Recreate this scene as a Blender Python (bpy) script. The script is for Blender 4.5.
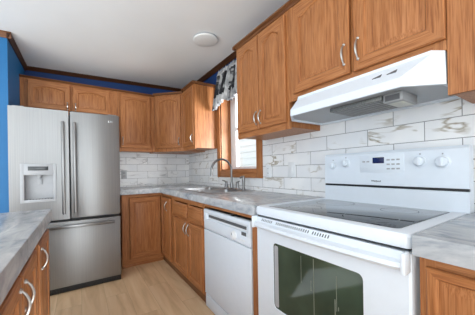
import bpy, bmesh, math, random
from mathutils import Vector, Matrix
random.seed(7)
for o in list(bpy.data.objects): bpy.data.objects.remove(o)
SC = bpy.context.scene
COL = SC.collection

# ------------------------------------------------------------------ camera
TH, ROLL, CAM_H = 0.5822, -0.0166, 1.1167
cam_d = bpy.data.cameras.new('camera'); cam = bpy.data.objects.new('camera', cam_d); COL.objects.link(cam)
fw = Vector((math.sin(TH), math.cos(TH), 0)); r0 = Vector((math.cos(TH), -math.sin(TH), 0)); u0 = Vector((0, 0, 1))
c_, s_ = math.cos(ROLL), math.sin(ROLL)
right = c_*r0 + s_*u0; up = -s_*r0 + c_*u0
M4 = Matrix((right, up, -fw)).transposed().to_4x4(); M4.translation = (0, 0, CAM_H)
cam.matrix_world = M4
cam_d.sensor_width = 36; cam_d.lens = 239.83/475*36
cam_d.shift_y = (170.338-157.5)/475
cam_d.clip_start = 0.02
SC.camera = cam

# ------------------------------------------------------------------ world, lights, exposure
W = bpy.data.worlds.new('sky'); SC.world = W; W.use_nodes = True
bg = W.node_tree.nodes['Background']; bg.inputs[0].default_value = (0.86, 0.93, 1.0, 1); bg.inputs[1].default_value = 1.25
def area(name, loc, target, sx, sy, energy, color):
    l = bpy.data.lights.new(name, 'AREA'); l.shape = 'RECTANGLE'; l.size = sx; l.size_y = sy; l.energy = energy; l.color = color
    o = bpy.data.objects.new(name, l); COL.objects.link(o); o.location = loc
    o.rotation_euler = (Vector(target)-Vector(loc)).to_track_quat('-Z', 'Y').to_euler()
    return o
area('daylight_rear_door', (-0.25, -2.9, 1.15), (0.1, 3, 0.75), 1.7, 1.9, 37, (0.88, 0.96, 1.0))
area('daylight_side_window', (-3.45, -0.6, 1.5), (1.4, 2.2, 1.0), 2.2, 1.6, 24, (0.84, 0.94, 1.0))
area('daylight_sink_window', (2.3, 1.45, 1.45), (1.2, 2.75, 1.4), 0.9, 0.9, 70, (0.95, 0.98, 1.0))
area('ceiling_bounce_fill', (-1.75, 0.3, 0.96), (-1.35, 1.1, 3), 2.9, 4.0, 88, (0.87, 0.95, 1.0))  # unseen upward area light, added to brighten the ceiling
SC.view_settings.view_transform = 'Standard'; SC.view_settings.look = 'None'
SC.view_settings.gamma = 1; SC.view_settings.use_curve_mapping = False
SC.view_settings.exposure = 0.5

# ------------------------------------------------------------------ materials
def nodes(name):
    m = bpy.data.materials.new(name); m.use_nodes = True
    nt = m.node_tree; return m, nt, nt.nodes['Principled BSDF']
def N(nt, t, **kw):
    n = nt.nodes.new(t)
    for k, v in kw.items():
        if k.startswith('_'): setattr(n, k[1:], v)
        else:
            key = int(k[1:]) if k[0] == 'i' and k[1:].isdigit() else k
            n.inputs[key].default_value = v
    return n
def ramp(nt, fac, stops):
    r = nt.nodes.new('ShaderNodeValToRGB'); el = r.color_ramp.elements
    while len(el) < len(stops): el.new(0.5)
    for e, (p, c) in zip(el, stops): e.position = p; e.color = (*c, 1)
    nt.links.new(fac, r.inputs[0]); return r
def mixc(nt, fac, a, b, blend='MIX'):
    n = nt.nodes.new('ShaderNodeMix'); n.data_type = 'RGBA'; n.blend_type = blend
    for s, v in ((0, fac), (6, a), (7, b)):
        if hasattr(v, 'is_linked') or isinstance(v, bpy.types.NodeSocket): nt.links.new(v, n.inputs[s])
        else: n.inputs[s].default_value = v if s == 0 else (*v, 1)
    return n.outputs[2]
def plain(name, col, rough=0.5, metal=0.0, var=0.04, scale=30, coat=0.0, spec=0.5):
    m, nt, p = nodes(name)
    tc = N(nt, 'ShaderNodeTexCoord'); nz = N(nt, 'ShaderNodeTexNoise', Scale=scale, Detail=3.0)
    nt.links.new(tc.outputs['Object'], nz.inputs['Vector'])
    lo = tuple(max(0, c*(1-var)) for c in col); hi = tuple(min(1, c*(1+var)) for c in col)
    r = ramp(nt, nz.outputs[0], [(0.3, lo), (0.7, hi)])
    nt.links.new(r.outputs[0], p.inputs['Base Color'])
    p.inputs['Roughness'].default_value = rough; p.inputs['Metallic'].default_value = metal
    p.inputs['Coat Weight'].default_value = coat; p.inputs['Specular IOR Level'].default_value = spec
    return m
def oak(name, axis, dark=(0.225, 0.072, 0.021), mid=(0.395, 0.154, 0.053), light=(0.50, 0.220, 0.088)):
    m, nt, p = nodes(name)
    tc = N(nt, 'ShaderNodeTexCoord')
    sc = [42.0, 42.0, 42.0]; sc[axis] = 2.0
    mp = N(nt, 'ShaderNodeMapping'); mp.inputs['Scale'].default_value = sc
    nt.links.new(tc.outputs['Object'], mp.inputs['Vector'])
    n1 = N(nt, 'ShaderNodeTexNoise', Scale=1.6, Detail=5.0, Roughness=0.62, Distortion=0.6)
    nt.links.new(mp.outputs[0], n1.inputs['Vector'])
    r1 = ramp(nt, n1.outputs[0], [(0.28, dark), (0.45, mid), (0.72, light)])
    sc2 = [260.0, 260.0, 260.0]; sc2[axis] = 9.0
    mp2 = N(nt, 'ShaderNodeMapping'); mp2.inputs['Scale'].default_value = sc2
    nt.links.new(tc.outputs['Object'], mp2.inputs['Vector'])
    n2 = N(nt, 'ShaderNodeTexNoise', Scale=1.0, Detail=2.0)
    nt.links.new(mp2.outputs[0], n2.inputs['Vector'])
    r2 = ramp(nt, n2.outputs[0], [(0.36, (0.55, 0.46, 0.40)), (0.54, (1, 1, 1))])
    out = mixc(nt, 0.65, r1.outputs[0], r2.outputs[0], 'MULTIPLY')
    nt.links.new(out, p.inputs['Base Color'])
    p.inputs['Roughness'].default_value = 0.40; p.inputs['Specular IOR Level'].default_value = 0.3
    return m
OAK = [oak('oak_grain_x', 0), oak('oak_grain_y', 1), oak('oak_grain_z', 2)]
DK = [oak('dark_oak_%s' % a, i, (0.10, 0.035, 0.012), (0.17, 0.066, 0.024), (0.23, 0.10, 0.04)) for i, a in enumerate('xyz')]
DKK = [oak('shaded_crown_%s' % a, i, (0.035, 0.012, 0.005), (0.060, 0.022, 0.009), (0.085, 0.034, 0.014)) for i, a in enumerate('xyz')]  # wall crown oak darkened, its shade put into the colour
OX, OY, OZ = OAK

def marble_counter(name):
    m, nt, p = nodes(name)
    tc = N(nt, 'ShaderNodeNewGeometry')
    mp = N(nt, 'ShaderNodeMapping'); mp.inputs['Scale'].default_value = (11.0, 3.4, 9.0); mp.inputs['Rotation'].default_value = (0, 0, 0.35)
    nt.links.new(tc.outputs['Position'], mp.inputs['Vector'])
    n1 = N(nt, 'ShaderNodeTexNoise', Scale=1.5, Detail=7.0, Roughness=0.6, Distortion=1.3)
    nt.links.new(mp.outputs[0], n1.inputs['Vector'])
    r = ramp(nt, n1.outputs[0], [(0.28, (0.22, 0.245, 0.275)), (0.44, (0.38, 0.40, 0.425)), (0.56, (0.47, 0.485, 0.50)), (0.72, (0.64, 0.64, 0.64))])
    # square tile joints on the top and front edge
    sep = N(nt, 'ShaderNodeSeparateXYZ'); nt.links.new(tc.outputs['Position'], sep.inputs[0])
    def joint(sock, period, phase):
        a = N(nt, 'ShaderNodeMath', _operation='ADD', i1=phase); nt.links.new(sock, a.inputs[0])
        b = N(nt, 'ShaderNodeMath', _operation='PINGPONG', i1=period/2); nt.links.new(a.outputs[0], b.inputs[0])
        c = N(nt, 'ShaderNodeMath', _operation='LESS_THAN', i1=0.0016); nt.links.new(b.outputs[0], c.inputs[0]); return c.outputs[0]
    jy = joint(sep.outputs[1], 0.33, 0.005); jx = joint(sep.outputs[0], 0.33, 0.13)
    mx = N(nt, 'ShaderNodeMath', _operation='MAXIMUM'); nt.links.new(jy, mx.inputs[0]); nt.links.new(jx, mx.inputs[1])
    out = mixc(nt, mx.outputs[0], r.outputs[0], (0.22, 0.22, 0.22))
    nt.links.new(out, p.inputs['Base Color'])
    p.inputs['Roughness'].default_value = 0.24
    return m
COUNTER = marble_counter('grey_marble_tile')

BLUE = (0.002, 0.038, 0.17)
def tiled_wall(name, axis, ph_u, ph_z, vein):
    # marble running-bond tile below the wall cabinets, blue paint above
    m, nt, p = nodes(name)
    g = N(nt, 'ShaderNodeNewGeometry'); sep = N(nt, 'ShaderNodeSeparateXYZ'); nt.links.new(g.outputs['Position'], sep.inputs[0])
    au = N(nt, 'ShaderNodeMath', _operation='ADD', i1=ph_u); nt.links.new(sep.outputs[axis], au.inputs[0])
    az = N(nt, 'ShaderNodeMath', _operation='ADD', i1=ph_z); nt.links.new(sep.outputs[2], az.inputs[0])
    cmb = N(nt, 'ShaderNodeCombineXYZ'); nt.links.new(au.outputs[0], cmb.inputs[0]); nt.links.new(az.outputs[0], cmb.inputs[1])
    br = N(nt, 'ShaderNodeTexBrick', Scale=1.0)
    br.offset = 0.5; br.squash = 1.0
    br.inputs['Mortar Size'].default_value = 0.0019; br.inputs['Mortar Smooth'].default_value = 0.0
    br.inputs['Brick Width'].default_value = 0.29; br.inputs['Row Height'].default_value = 0.1
    br.inputs['Color1'].default_value = (0, 0, 0, 1); br.inputs['Color2'].default_value = (1, 1, 1, 1); br.inputs['Mortar'].default_value = (0.5, 0.5, 0.5, 1)
    nt.links.new(cmb.outputs[0], br.inputs['Vector'])
    w = N(nt, 'ShaderNodeMath', _operation='MULTIPLY', i1=17.0); nt.links.new(br.outputs['Color'], w.inputs[0])
    mp = N(nt, 'ShaderNodeMapping'); mp.inputs['Rotation'].default_value = (0, 0, 0.75); mp.inputs['Scale'].default_value = (2.2, 6.5, 1)
    nt.links.new(cmb.outputs[0], mp.inputs['Vector'])
    n1 = N(nt, 'ShaderNodeTexNoise', _noise_dimensions='4D', Scale=1.1, Detail=4.0, Distortion=0.8)
    nt.links.new(mp.outputs[0], n1.inputs['Vector']); nt.links.new(w.outputs[0], n1.inputs['W'])
    v = ramp(nt, n1.outputs[0], [(0.475, (0, 0, 0)), (0.50, (1, 1, 1)), (0.525, (0, 0, 0))])
    n2 = N(nt, 'ShaderNodeTexNoise', _noise_dimensions='4D', Scale=5.0, Detail=2.0); nt.links.new(cmb.outputs[0], n2.inputs['Vector']); nt.links.new(w.outputs[0], n2.inputs['W'])
    cut = ramp(nt, n2.outputs[0], [(0.46, (0, 0, 0)), (0.64, (1, 1, 1))])
    vm = N(nt, 'ShaderNodeMath', _operation='MULTIPLY'); nt.links.new(v.outputs[0], vm.inputs[0]); nt.links.new(cut.outputs[0], vm.inputs[1])
    base = ramp(nt, n2.outputs[0], [(0.35, (0.82, 0.83, 0.85)), (0.6, (0.90, 0.90, 0.90))])
    c1 = mixc(nt, vm.outputs[0], base.outputs[0], vein)
    c2 = mixc(nt, br.outputs['Fac'], c1, (0.27, 0.27, 0.275))
    lt = N(nt, 'ShaderNodeMath', _operation='GREATER_THAN', i1=1.52); nt.links.new(sep.outputs[2], lt.inputs[0])
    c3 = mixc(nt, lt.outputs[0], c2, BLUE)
    nt.links.new(c3, p.inputs['Base Color'])
    ro = N(nt, 'ShaderNodeMath', _operation='MULTIPLY_ADD', i1=0.3, i2=0.28); nt.links.new(lt.outputs[0], ro.inputs[0]); nt.links.new(ro.outputs[0], p.inputs['Roughness'])
    return m
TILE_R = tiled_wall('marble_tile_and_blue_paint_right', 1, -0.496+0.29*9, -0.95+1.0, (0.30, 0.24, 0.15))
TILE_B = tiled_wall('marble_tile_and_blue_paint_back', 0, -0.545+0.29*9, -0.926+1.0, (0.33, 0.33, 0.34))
BLUEM = plain('blue_wall_paint', (0.008, 0.135, 0.34), 0.55, var=0.03, scale=6)
CEIL = plain('ceiling_paint', (0.86, 0.87, 0.88), 0.85, var=0.015, scale=3)
WHITEWALL = plain('pale_wall_paint', (0.70, 0.70, 0.69), 0.7, var=0.02, scale=3)

def floor_mat():
    m, nt, p = nodes('oak_plank_floor')
    g = N(nt, 'ShaderNodeNewGeometry'); sep = N(nt, 'ShaderNodeSeparateXYZ'); nt.links.new(g.outputs['Position'], sep.inputs[0])
    cmb = N(nt, 'ShaderNodeCombineXYZ'); nt.links.new(sep.outputs[1], cmb.inputs[0]); nt.links.new(sep.outputs[0], cmb.inputs[1])
    br = N(nt, 'ShaderNodeTexBrick', Scale=1.0); br.offset = 0.37
    br.inputs['Mortar Size'].default_value = 0.0012; br.inputs['Brick Width'].default_value = 1.22; br.inputs['Row Height'].default_value = 0.18
    br.inputs['Color1'].default_value = (0, 0, 0, 1); br.inputs['Color2'].default_value = (1, 1, 1, 1); br.inputs['Mortar'].default_value = (0.4, 0.4, 0.4, 1)
    nt.links.new(cmb.outputs[0], br.inputs['Vector'])
    w = N(nt, 'ShaderNodeMath', _operation='MULTIPLY', i1=9.0); nt.links.new(br.outputs['Color'], w.inputs[0])
    mp = N(nt, 'ShaderNodeMapping'); mp.inputs['Scale'].default_value = (2.0, 17.0, 1); nt.links.new(cmb.outputs[0], mp.inputs['Vector'])
    n1 = N(nt, 'ShaderNodeTexNoise', _noise_dimensions='4D', Scale=1.0, Detail=5.0, Distortion=0.7)
    nt.links.new(mp.outputs[0], n1.inputs['Vector']); nt.links.new(w.outputs[0], n1.inputs['W'])
    r = ramp(nt, n1.outputs[0], [(0.25, (0.52, 0.335, 0.19)), (0.5, (0.68, 0.465, 0.28)), (0.75, (0.76, 0.555, 0.36))])
    tint = ramp(nt, br.outputs['Color'], [(0.0, (0.95, 0.94, 0.93)), (1.0, (1.03, 1.03, 1.02))])
    c = mixc(nt, 1.0, r.outputs[0], tint.outputs[0], 'MULTIPLY')
    c2 = mixc(nt, br.outputs['Fac'], c, (0.45, 0.29, 0.165))
    nt.links.new(c2, p.inputs['Base Color']); p.inputs['Roughness'].default_value = 0.5; p.inputs['Specular IOR Level'].default_value = 0.3
    return m
FLOOR = floor_mat()

def steel(name, col, rough, axis=2):
    m, nt, p = nodes(name)
    tc = N(nt, 'ShaderNodeTexCoord'); sc = [220.0]*3; sc[axis] = 2.0
    mp = N(nt, 'ShaderNodeMapping'); mp.inputs['Scale'].default_value = sc; nt.links.new(tc.outputs['Object'], mp.inputs['Vector'])
    n1 = N(nt, 'ShaderNodeTexNoise', Scale=1.0, Detail=2.0); nt.links.new(mp.outputs[0], n1.inputs['Vector'])
    r = ramp(nt, n1.outputs[0], [(0.3, tuple(c*0.93 for c in col)), (0.7, tuple(min(1, c*1.05) for c in col))])
    nt.links.new(r.outputs[0], p.inputs['Base Color'])
    p.inputs['Metallic'].default_value = 1.0; p.inputs['Roughness'].default_value = rough; p.inputs['Anisotropic'].default_value = 0.75; p.inputs['Anisotropic Rotation'].default_value = 0.25
    return m
STEEL = steel('brushed_stainless', (0.335, 0.338, 0.342), 0.42)
STEEL_DK = steel('grey_steel_bar', (0.25, 0.252, 0.255), 0.3)
CHROME = plain('polished_chrome', (0.72, 0.72, 0.73), 0.16, 1.0, var=0.01)
NICKEL = plain('satin_nickel', (0.52, 0.515, 0.50), 0.30, 1.0, var=0.01)
SINKM = plain('sink_stainless', (0.42, 0.43, 0.44), 0.36, 1.0, var=0.02)
WHITE = plain('white_enamel', (0.73, 0.79, 0.86), 0.42, var=0.01)
WHITEPL = plain('white_plastic', (0.80, 0.82, 0.84), 0.4, var=0.01)
GREYPL = plain('grey_plastic', (0.30, 0.31, 0.32), 0.4, var=0.03)
DGREY = plain('dark_grey_case', (0.10, 0.10, 0.105), 0.5, var=0.04)
BLACK = plain('black_plastic', (0.012, 0.012, 0.013), 0.45, var=0.1)
GLASSTOP = plain('black_ceramic_glass', (0.014, 0.015, 0.017), 0.04, var=0.05, spec=0.24)
RING = plain('burner_ring_print', (0.022, 0.022, 0.024), 0.04, var=0.05, spec=0.24)
OVENGL = plain('tinted_oven_glass', (0.048, 0.068, 0.045), 0.08, var=0.35, scale=4, spec=0.25)
DRIP = plain('dried_drip_streak', (0.20, 0.22, 0.17), 0.6, var=0.1)
NAVY = plain('navy_display', (0.012, 0.018, 0.085), 0.15, var=0.05)
DISP = plain('smoked_display', (0.05, 0.055, 0.06), 0.2, var=0.05)
SILVERPL = plain('silver_plastic', (0.40, 0.41, 0.43), 0.45, 0.15, var=0.03)
FILTER = plain('aluminium_filter', (0.20, 0.205, 0.20), 0.5, 0.5, var=0.35, scale=160)
HOODIN = plain('hood_inner_grey', (0.42, 0.45, 0.48), 0.45, var=0.03)
LENS = plain('frosted_lamp_lens', (0.55, 0.56, 0.50), 0.35, var=0.05)
SIDING = plain('white_siding', (0.80, 0.80, 0.80), 0.6, var=0.03)
SIDGREY = plain('grey_skirting', (0.42, 0.47, 0.52), 0.7, var=0.05)
GRASS = plain('lawn_green', (0.10, 0.20, 0.05), 0.9, var=0.4, scale=9)
LAMPW = plain('lamp_white', (0.78, 0.78, 0.78), 0.4, var=0.01)
m, nt, p = nodes('window_glass'); GLASS = m
nt.nodes.remove(p); tr = N(nt, 'ShaderNodeBsdfTransparent'); gl = N(nt, 'ShaderNodeBsdfGlossy', Roughness=0.02); mxs = N(nt, 'ShaderNodeMixShader'); mxs.inputs[0].default_value = 0.06
nt.links.new(tr.outputs[0], mxs.inputs[1]); nt.links.new(gl.outputs[0], mxs.inputs[2]); nt.links.new(mxs.outputs[0], nt.nodes['Material Output'].inputs[0])

def valance_mat():
    m, nt, p = nodes('floral_valance_cloth')
    tc = N(nt, 'ShaderNodeTexCoord')
    vo = N(nt, 'ShaderNodeTexVoronoi', Scale=9.0); nt.links.new(tc.outputs['Object'], vo.inputs['Vector'])
    nz = N(nt, 'ShaderNodeTexNoise', Scale=7.0, Detail=3.0, Distortion=1.0); nt.links.new(tc.outputs['Object'], nz.inputs['Vector'])
    pat = ramp(nt, nz.outputs[0], [(0.36, (0.05, 0.05, 0.06)), (0.43, (0.30, 0.30, 0.31)), (0.55, (0.46, 0.46, 0.47)), (0.68, (0.68, 0.68, 0.68))])
    g = N(nt, 'ShaderNodeNewGeometry'); sep = N(nt, 'ShaderNodeSeparateXYZ'); nt.links.new(g.outputs['Position'], sep.inputs[0])
    sn = N(nt, 'ShaderNodeMath', _operation='PINGPONG', i1=0.085); nt.links.new(sep.outputs[1], sn.inputs[0])
    st = N(nt, 'ShaderNodeMath', _operation='LESS_THAN', i1=0.064); nt.links.new(sn.outputs[0], st.inputs[0])
    hz = N(nt, 'ShaderNodeMath', _operation='MULTIPLY_ADD', i1=0.25, i2=1.885); nt.links.new(nz.outputs[0], hz.inputs[0])
    up_ = N(nt, 'ShaderNodeMath', _operation='GREATER_THAN'); nt.links.new(sep.outputs[2], up_.inputs[0]); nt.links.new(hz.outputs[0], up_.inputs[1])
    hd_ = N(nt, 'ShaderNodeMath', _operation='LESS_THAN', i1=2.255); nt.links.new(sep.outputs[2], hd_.inputs[0])
    b1 = N(nt, 'ShaderNodeMath', _operation='MULTIPLY'); nt.links.new(st.outputs[0], b1.inputs[0]); nt.links.new(up_.outputs[0], b1.inputs[1])
    blk = N(nt, 'ShaderNodeMath', _operation='MULTIPLY'); nt.links.new(b1.outputs[0], blk.inputs[0]); nt.links.new(hd_.outputs[0], blk.inputs[1])
    darkr = ramp(nt, nz.outputs[0], [(0.45, (0.014, 0.014, 0.017)), (0.58, (0.05, 0.05, 0.055)), (0.66, (0.4, 0.4, 0.4))])
    c = mixc(nt, blk.outputs[0], pat.outputs[0], darkr.outputs[0])
    nt.links.new(c, p.inputs['Base Color']); p.inputs['Roughness'].default_value = 0.9
    return m
VAL = valance_mat()

# ------------------------------------------------------------------ mesh helpers
class MB:
    def __init__(s): s.bm = bmesh.new(); s.mats = []
    def mi(s, m):
        if m not in s.mats: s.mats.append(m)
        return s.mats.index(m)
    def add(s, other, m, xf=None):
        i = s.mi(m); mp = {}
        for v in other.verts: mp[v] = s.bm.verts.new(xf @ v.co if xf else v.co)
        for f in other.faces:
            try: nf = s.bm.faces.new([mp[v] for v in f.verts]); nf.material_index = i
            except ValueError: pass
        other.free()
    def box(s, x0, x1, y0, y1, z0, z1, m, r=0.0, seg=2):
        b = bmesh.new()
        bmesh.ops.create_cube(b, size=1, matrix=Matrix.Translation(((x0+x1)/2, (y0+y1)/2, (z0+z1)/2)) @ Matrix.Diagonal((abs(x1-x0), abs(y1-y0), abs(z1-z0), 1)))
        if r: bmesh.ops.bevel(b, geom=b.edges[:], offset=r, segments=seg, affect='EDGES', profile=0.5)
        s.add(b, m); return s
    def poly(s, pts, m):
        f = s.bm.faces.new([s.bm.verts.new(p) for p in pts]); f.material_index = s.mi(m); return s
    def prism(s, pts, vec, m):           # planar loop extruded along vec
        b = bmesh.new(); vec = Vector(vec); n = len(pts)
        a = [b.verts.new(p) for p in pts]; c = [b.verts.new(Vector(p)+vec) for p in pts]
        b.faces.new(a); b.faces.new(c[::-1])
        for i in range(n): b.faces.new((a[i], c[i], c[(i+1) % n], a[(i+1) % n]))
        bmesh.ops.recalc_face_normals(b, faces=b.faces[:]); s.add(b, m); return s
    def loft(s, loops, m, cap0=False, cap1=False, matf=None):
        b = bmesh.new(); vs = [[b.verts.new(p) for p in L] for L in loops]; n = len(loops[0]); tags = {}
        for a, c in zip(vs, vs[1:]):
            for i in range(n):
                f = b.faces.new((a[i], a[(i+1) % n], c[(i+1) % n], c[i]))
                if matf: f.material_index = i+1
        if cap0: b.faces.new(vs[0][::-1])
        if cap1: b.faces.new(vs[-1])
        bmesh.ops.recalc_face_normals(b, faces=b.faces[:])
        if matf:
            i0 = s.mi(m); mp = {v: s.bm.verts.new(v.co) for v in b.verts}
            for f in b.faces:
                nf = s.bm.faces.new([mp[v] for v in f.verts])
                nf.material_index = s.mi(matf(f.material_index-1)) if f.material_index else i0
            b.free()
        else: s.add(b, m)
        return s
    def tube(s, pts, rad, m, seg=10):
        pts = [Vector(p) for p in pts]; loops = []; ref = None
        for i, p in enumerate(pts):
            t = (pts[min(i+1, len(pts)-1)]-pts[max(i-1, 0)]).normalized()
            if ref is None: ref = t.orthogonal().normalized()
            ref = (ref - t*ref.dot(t)).normalized(); bn = t.cross(ref)
            r = rad[i] if isinstance(rad, (list, tuple)) else rad
            loops.append([p + r*(math.cos(2*math.pi*k/seg)*ref + math.sin(2*math.pi*k/seg)*bn) for k in range(seg)])
        return s.loft(loops, m, True, True)
    def lathe(s, c, axis, prof, m, seg=24):   # prof: (distance along axis, radius)
        c = Vector(c); a = Vector(axis).normalized(); e = a.orthogonal().normalized(); g = a.cross(e)
        loops = [[c + a*d + max(r, 1e-4)*(math.cos(2*math.pi*k/seg)*e + math.sin(2*math.pi*k/seg)*g) for k in range(seg)] for d, r in prof]
        return s.loft(loops, m, True, True)
    def build(s, name, parent=None, label=None, kind=None):
        off = Vector((0, 0, 0)); q = parent
        while q is not None: off += q.location; q = q.parent
        for v in s.bm.verts: v.co -= off
        me = bpy.data.meshes.new(name); s.bm.to_mesh(me); s.bm.free()
        for mm in s.mats: me.materials.append(mm)
        for pl in me.polygons: pl.use_smooth = True
        me.set_sharp_from_angle(angle=math.radians(28))
        o = bpy.data.objects.new(name, me); COL.objects.link(o)
        if parent is not None: o.parent = parent
        if label: o['label'] = label
        if kind: o['kind'] = kind
        return o
def thing(name, label, cat, loc, group=None):
    o = bpy.data.objects.new(name, None); COL.objects.link(o); o.location = loc; o.empty_display_size = 0.1
    o['label'] = label; o['category'] = cat
    if group: o['group'] = group
    return o
def tag(o, label, cat, group=None):
    o['label'] = label; o['category'] = cat
    if group: o['group'] = group
    return o
def struct(mb, name, parent=None): return mb.build(name, parent, kind='structure')

def arched_loop(w, h, fr, rise, d, n=14):
    u0_, u1_, v0_ = fr+d, w-fr-d, fr+d; vt = h-fr-rise-d
    L = [(u0_, v0_), (u1_, v0_), (u1_, vt)]
    if rise:
        for k in range(1, n):
            t = k/n; L.append((u1_+(u0_-u1_)*t, vt+rise*math.sin(math.pi*t)**1.15))
    L.append((u0_, vt)); return L
def door(parent, o, U, Nv, w, h, rise=0.0, fr=0.055, name='door', horiz=None, vert=None):
    """frame-and-raised-panel door; o = lower corner on the face frame"""
    o, U, Nv = Vector(o), Vector(U), Vector(Nv); Zv = Vector((0, 0, 1))
    horiz = horiz or (OY if abs(U.y) > abs(U.x) else OX); vert = vert or OZ
    P = lambda u, v, q: o + U*u + Zv*v + Nv*q
    op = arched_loop(w, h, fr, rise, 0); n = len(op)
    def outer(d):
        L = [(d, d), (w-d, d), (w-d, h-d)]
        for u, v in op[3:-1]: L.append((min(max(u, d), w-d), h-d))
        L.append((d, h-d)); return L
    loops = [[P(u, v, 0.001) for u, v in outer(0)], [P(u, v, 0.015) for u, v in outer(0)], [P(u, v, 0.020) for u, v in outer(0.005)],
             [P(u, v, 0.020) for u, v in op], [P(u, v, 0.0115) for u, v in arched_loop(w, h, fr, rise, 0.006)]]
    f = MB(); f.loft(loops, horiz, matf=lambda i: vert if i in (1, n-1) else horiz)
    d = f.build(name, parent)
    pm = MB(); big = w > 0.2 and h > 0.2
    ins = 0.034 if big else 0.018
    pm.loft([[P(u, v, 0.001) for u, v in arched_loop(w, h, fr, rise, -0.002)], [P(u, v, 0.0105) for u, v in arched_loop(w, h, fr, rise, -0.002)],
             [P(u, v, 0.0105) for u, v in arched_loop(w, h, fr, rise, 0.009)], [P(u, v, 0.0175) for u, v in arched_loop(w, h, fr, rise, ins)]], vert, True, True)
    pm.build('panel', d)
    return d
def slab_front(parent, o, U, Nv, w, h, name='drawer'):
    o, U, Nv = Vector(o), Vector(U), Vector(Nv); Zv = Vector((0, 0, 1)); hz = OY if abs(U.y) > abs(U.x) else OX
    P = lambda u, v, q: o + U*u + Zv*v + Nv*q
    R = lambda d, q: [P(d, d, q), P(w-d, d, q), P(w-d, h-d, q), P(d, h-d, q)]
    b = MB(); b.loft([R(0, 0.001), R(0, 0.012), R(0.004, 0.014), R(0.012, 0.0185), R(0.016, 0.02)], hz, True, True)
    return b.build(name, parent)
def pull(parent, c, along, Nv, L=0.10, rise=0.022):
    c, A, Nv = Vector(c), Vector(along), Vector(Nv); b = MB(); pts = []; rad = []
    for k in range(13):
        t = k/12; pts.append(c + A*(t-0.5)*L + Nv*(0.002+rise*math.sin(math.pi*t)**0.75)); rad.append(0.0034+0.0018*math.sin(math.pi*t))
    b.tube(pts, rad, NICKEL, 8)
    for s in (-0.5, 0.5):
        b.lathe(c + A*s*L, Nv, [(0, 0.0075), (0.003, 0.0075), (0.007, 0.0045)], NICKEL, 10)
    return b.build('handle', parent)

# ================================================================== SETTING
XW, YB = 1.474, 3.667
def zc(x): return 2.36 + 0.03*(x+0.515)          # the ceiling rises slightly towards the window wall
b = MB(); b.box(-3.7, 1.60, -3.1, 3.80, -0.06, 0.0, FLOOR); struct(b, 'floor')
b = MB(); b.prism([(-3.7, -3.1, zc(-3.7)), (1.6, -3.1, zc(1.6)), (1.6, -3.1, zc(1.6)+0.1), (-3.7, -3.1, zc(-3.7)+0.1)], (0, 6.9, 0), CEIL); struct(b, 'ceiling')
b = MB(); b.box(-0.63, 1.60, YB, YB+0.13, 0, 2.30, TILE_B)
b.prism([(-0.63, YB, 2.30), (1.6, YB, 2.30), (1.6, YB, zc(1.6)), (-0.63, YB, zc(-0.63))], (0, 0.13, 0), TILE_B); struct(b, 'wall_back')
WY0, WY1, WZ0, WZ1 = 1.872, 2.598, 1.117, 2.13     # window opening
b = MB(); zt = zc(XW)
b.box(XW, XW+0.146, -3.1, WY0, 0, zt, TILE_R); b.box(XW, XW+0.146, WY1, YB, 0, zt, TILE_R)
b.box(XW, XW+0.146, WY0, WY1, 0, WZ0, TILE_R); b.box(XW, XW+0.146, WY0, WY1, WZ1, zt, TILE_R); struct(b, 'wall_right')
b = MB(); b.box(-0.63, -0.515, 2.86, YB, 0, zc(-0.6), BLUEM); struct(b, 'wall_alcove')
b = MB(); b.box(-3.7, -0.63, 2.86, 2.98, 0, zc(-2.5), BLUEM)
struct(b, 'wall_left_front')
# the open dining side and the rear of the room, with daylight openings
b = MB()
b.box(-3.7, -3.58, -3.1, -1.7, 0, zc(-3.7), WHITEWALL); b.box(-3.7, -3.58, 0.5, 0.7, 0, zc(-3.7), WHITEWALL); b.box(-3.7, -3.58, 2.4, 2.86, 0, zc(-3.7), WHITEWALL)
b.box(-3.7, -3.58, -1.7, 0.5, 0, 0.7, WHITEWALL); b.box(-3.7, -3.58, -1.7, 2.4, 2.08, zc(-3.7), WHITEWALL); struct(b, 'wall_left')
b = MB()
b.box(-3.7, -0.65, -3.1, -2.98, 0, 2.26, WHITEWALL); b.box(0.15, 1.474, -3.1, -2.98, 0, 2.36, WHITEWALL)
b.box(-0.65, 0.15, -3.1, -2.98, 0, 0.08, WHITEWALL); b.box(-0.65, 0.15, -3.1, -2.98, 2.15, 2.3, WHITEWALL); struct(b, 'wall_rear')
# trim: oak crown where wall meets ceiling, shade painted into the darker runs
def crown(name, p0, p1, inward, h, dpt, mat):
    p0, p1, iw = Vector(p0), Vector(p1), Vector(inward); b = MB(); dn = Vector((0, 0, -1))
    L = lambda p: [p, p+iw*dpt, p+iw*dpt+dn*h*0.22, p+iw*dpt*0.55+dn*h*0.62, p+iw*dpt*0.3+dn*h, p+dn*h]
    b.loft([L(p0), L(p1)], mat, True, True); return struct(b, name)
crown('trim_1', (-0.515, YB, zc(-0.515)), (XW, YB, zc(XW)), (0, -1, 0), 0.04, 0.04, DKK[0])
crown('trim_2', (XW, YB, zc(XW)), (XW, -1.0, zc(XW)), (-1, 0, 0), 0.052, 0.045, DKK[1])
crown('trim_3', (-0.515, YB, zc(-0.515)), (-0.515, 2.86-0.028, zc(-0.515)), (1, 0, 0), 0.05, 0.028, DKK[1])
crown('trim_4', (-0.515+0.028, 2.86, zc(-0.515)), (-3.58, 2.86, zc(-3.58)), (0, -1, 0), 0.05, 0.028, DK[0])
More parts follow.
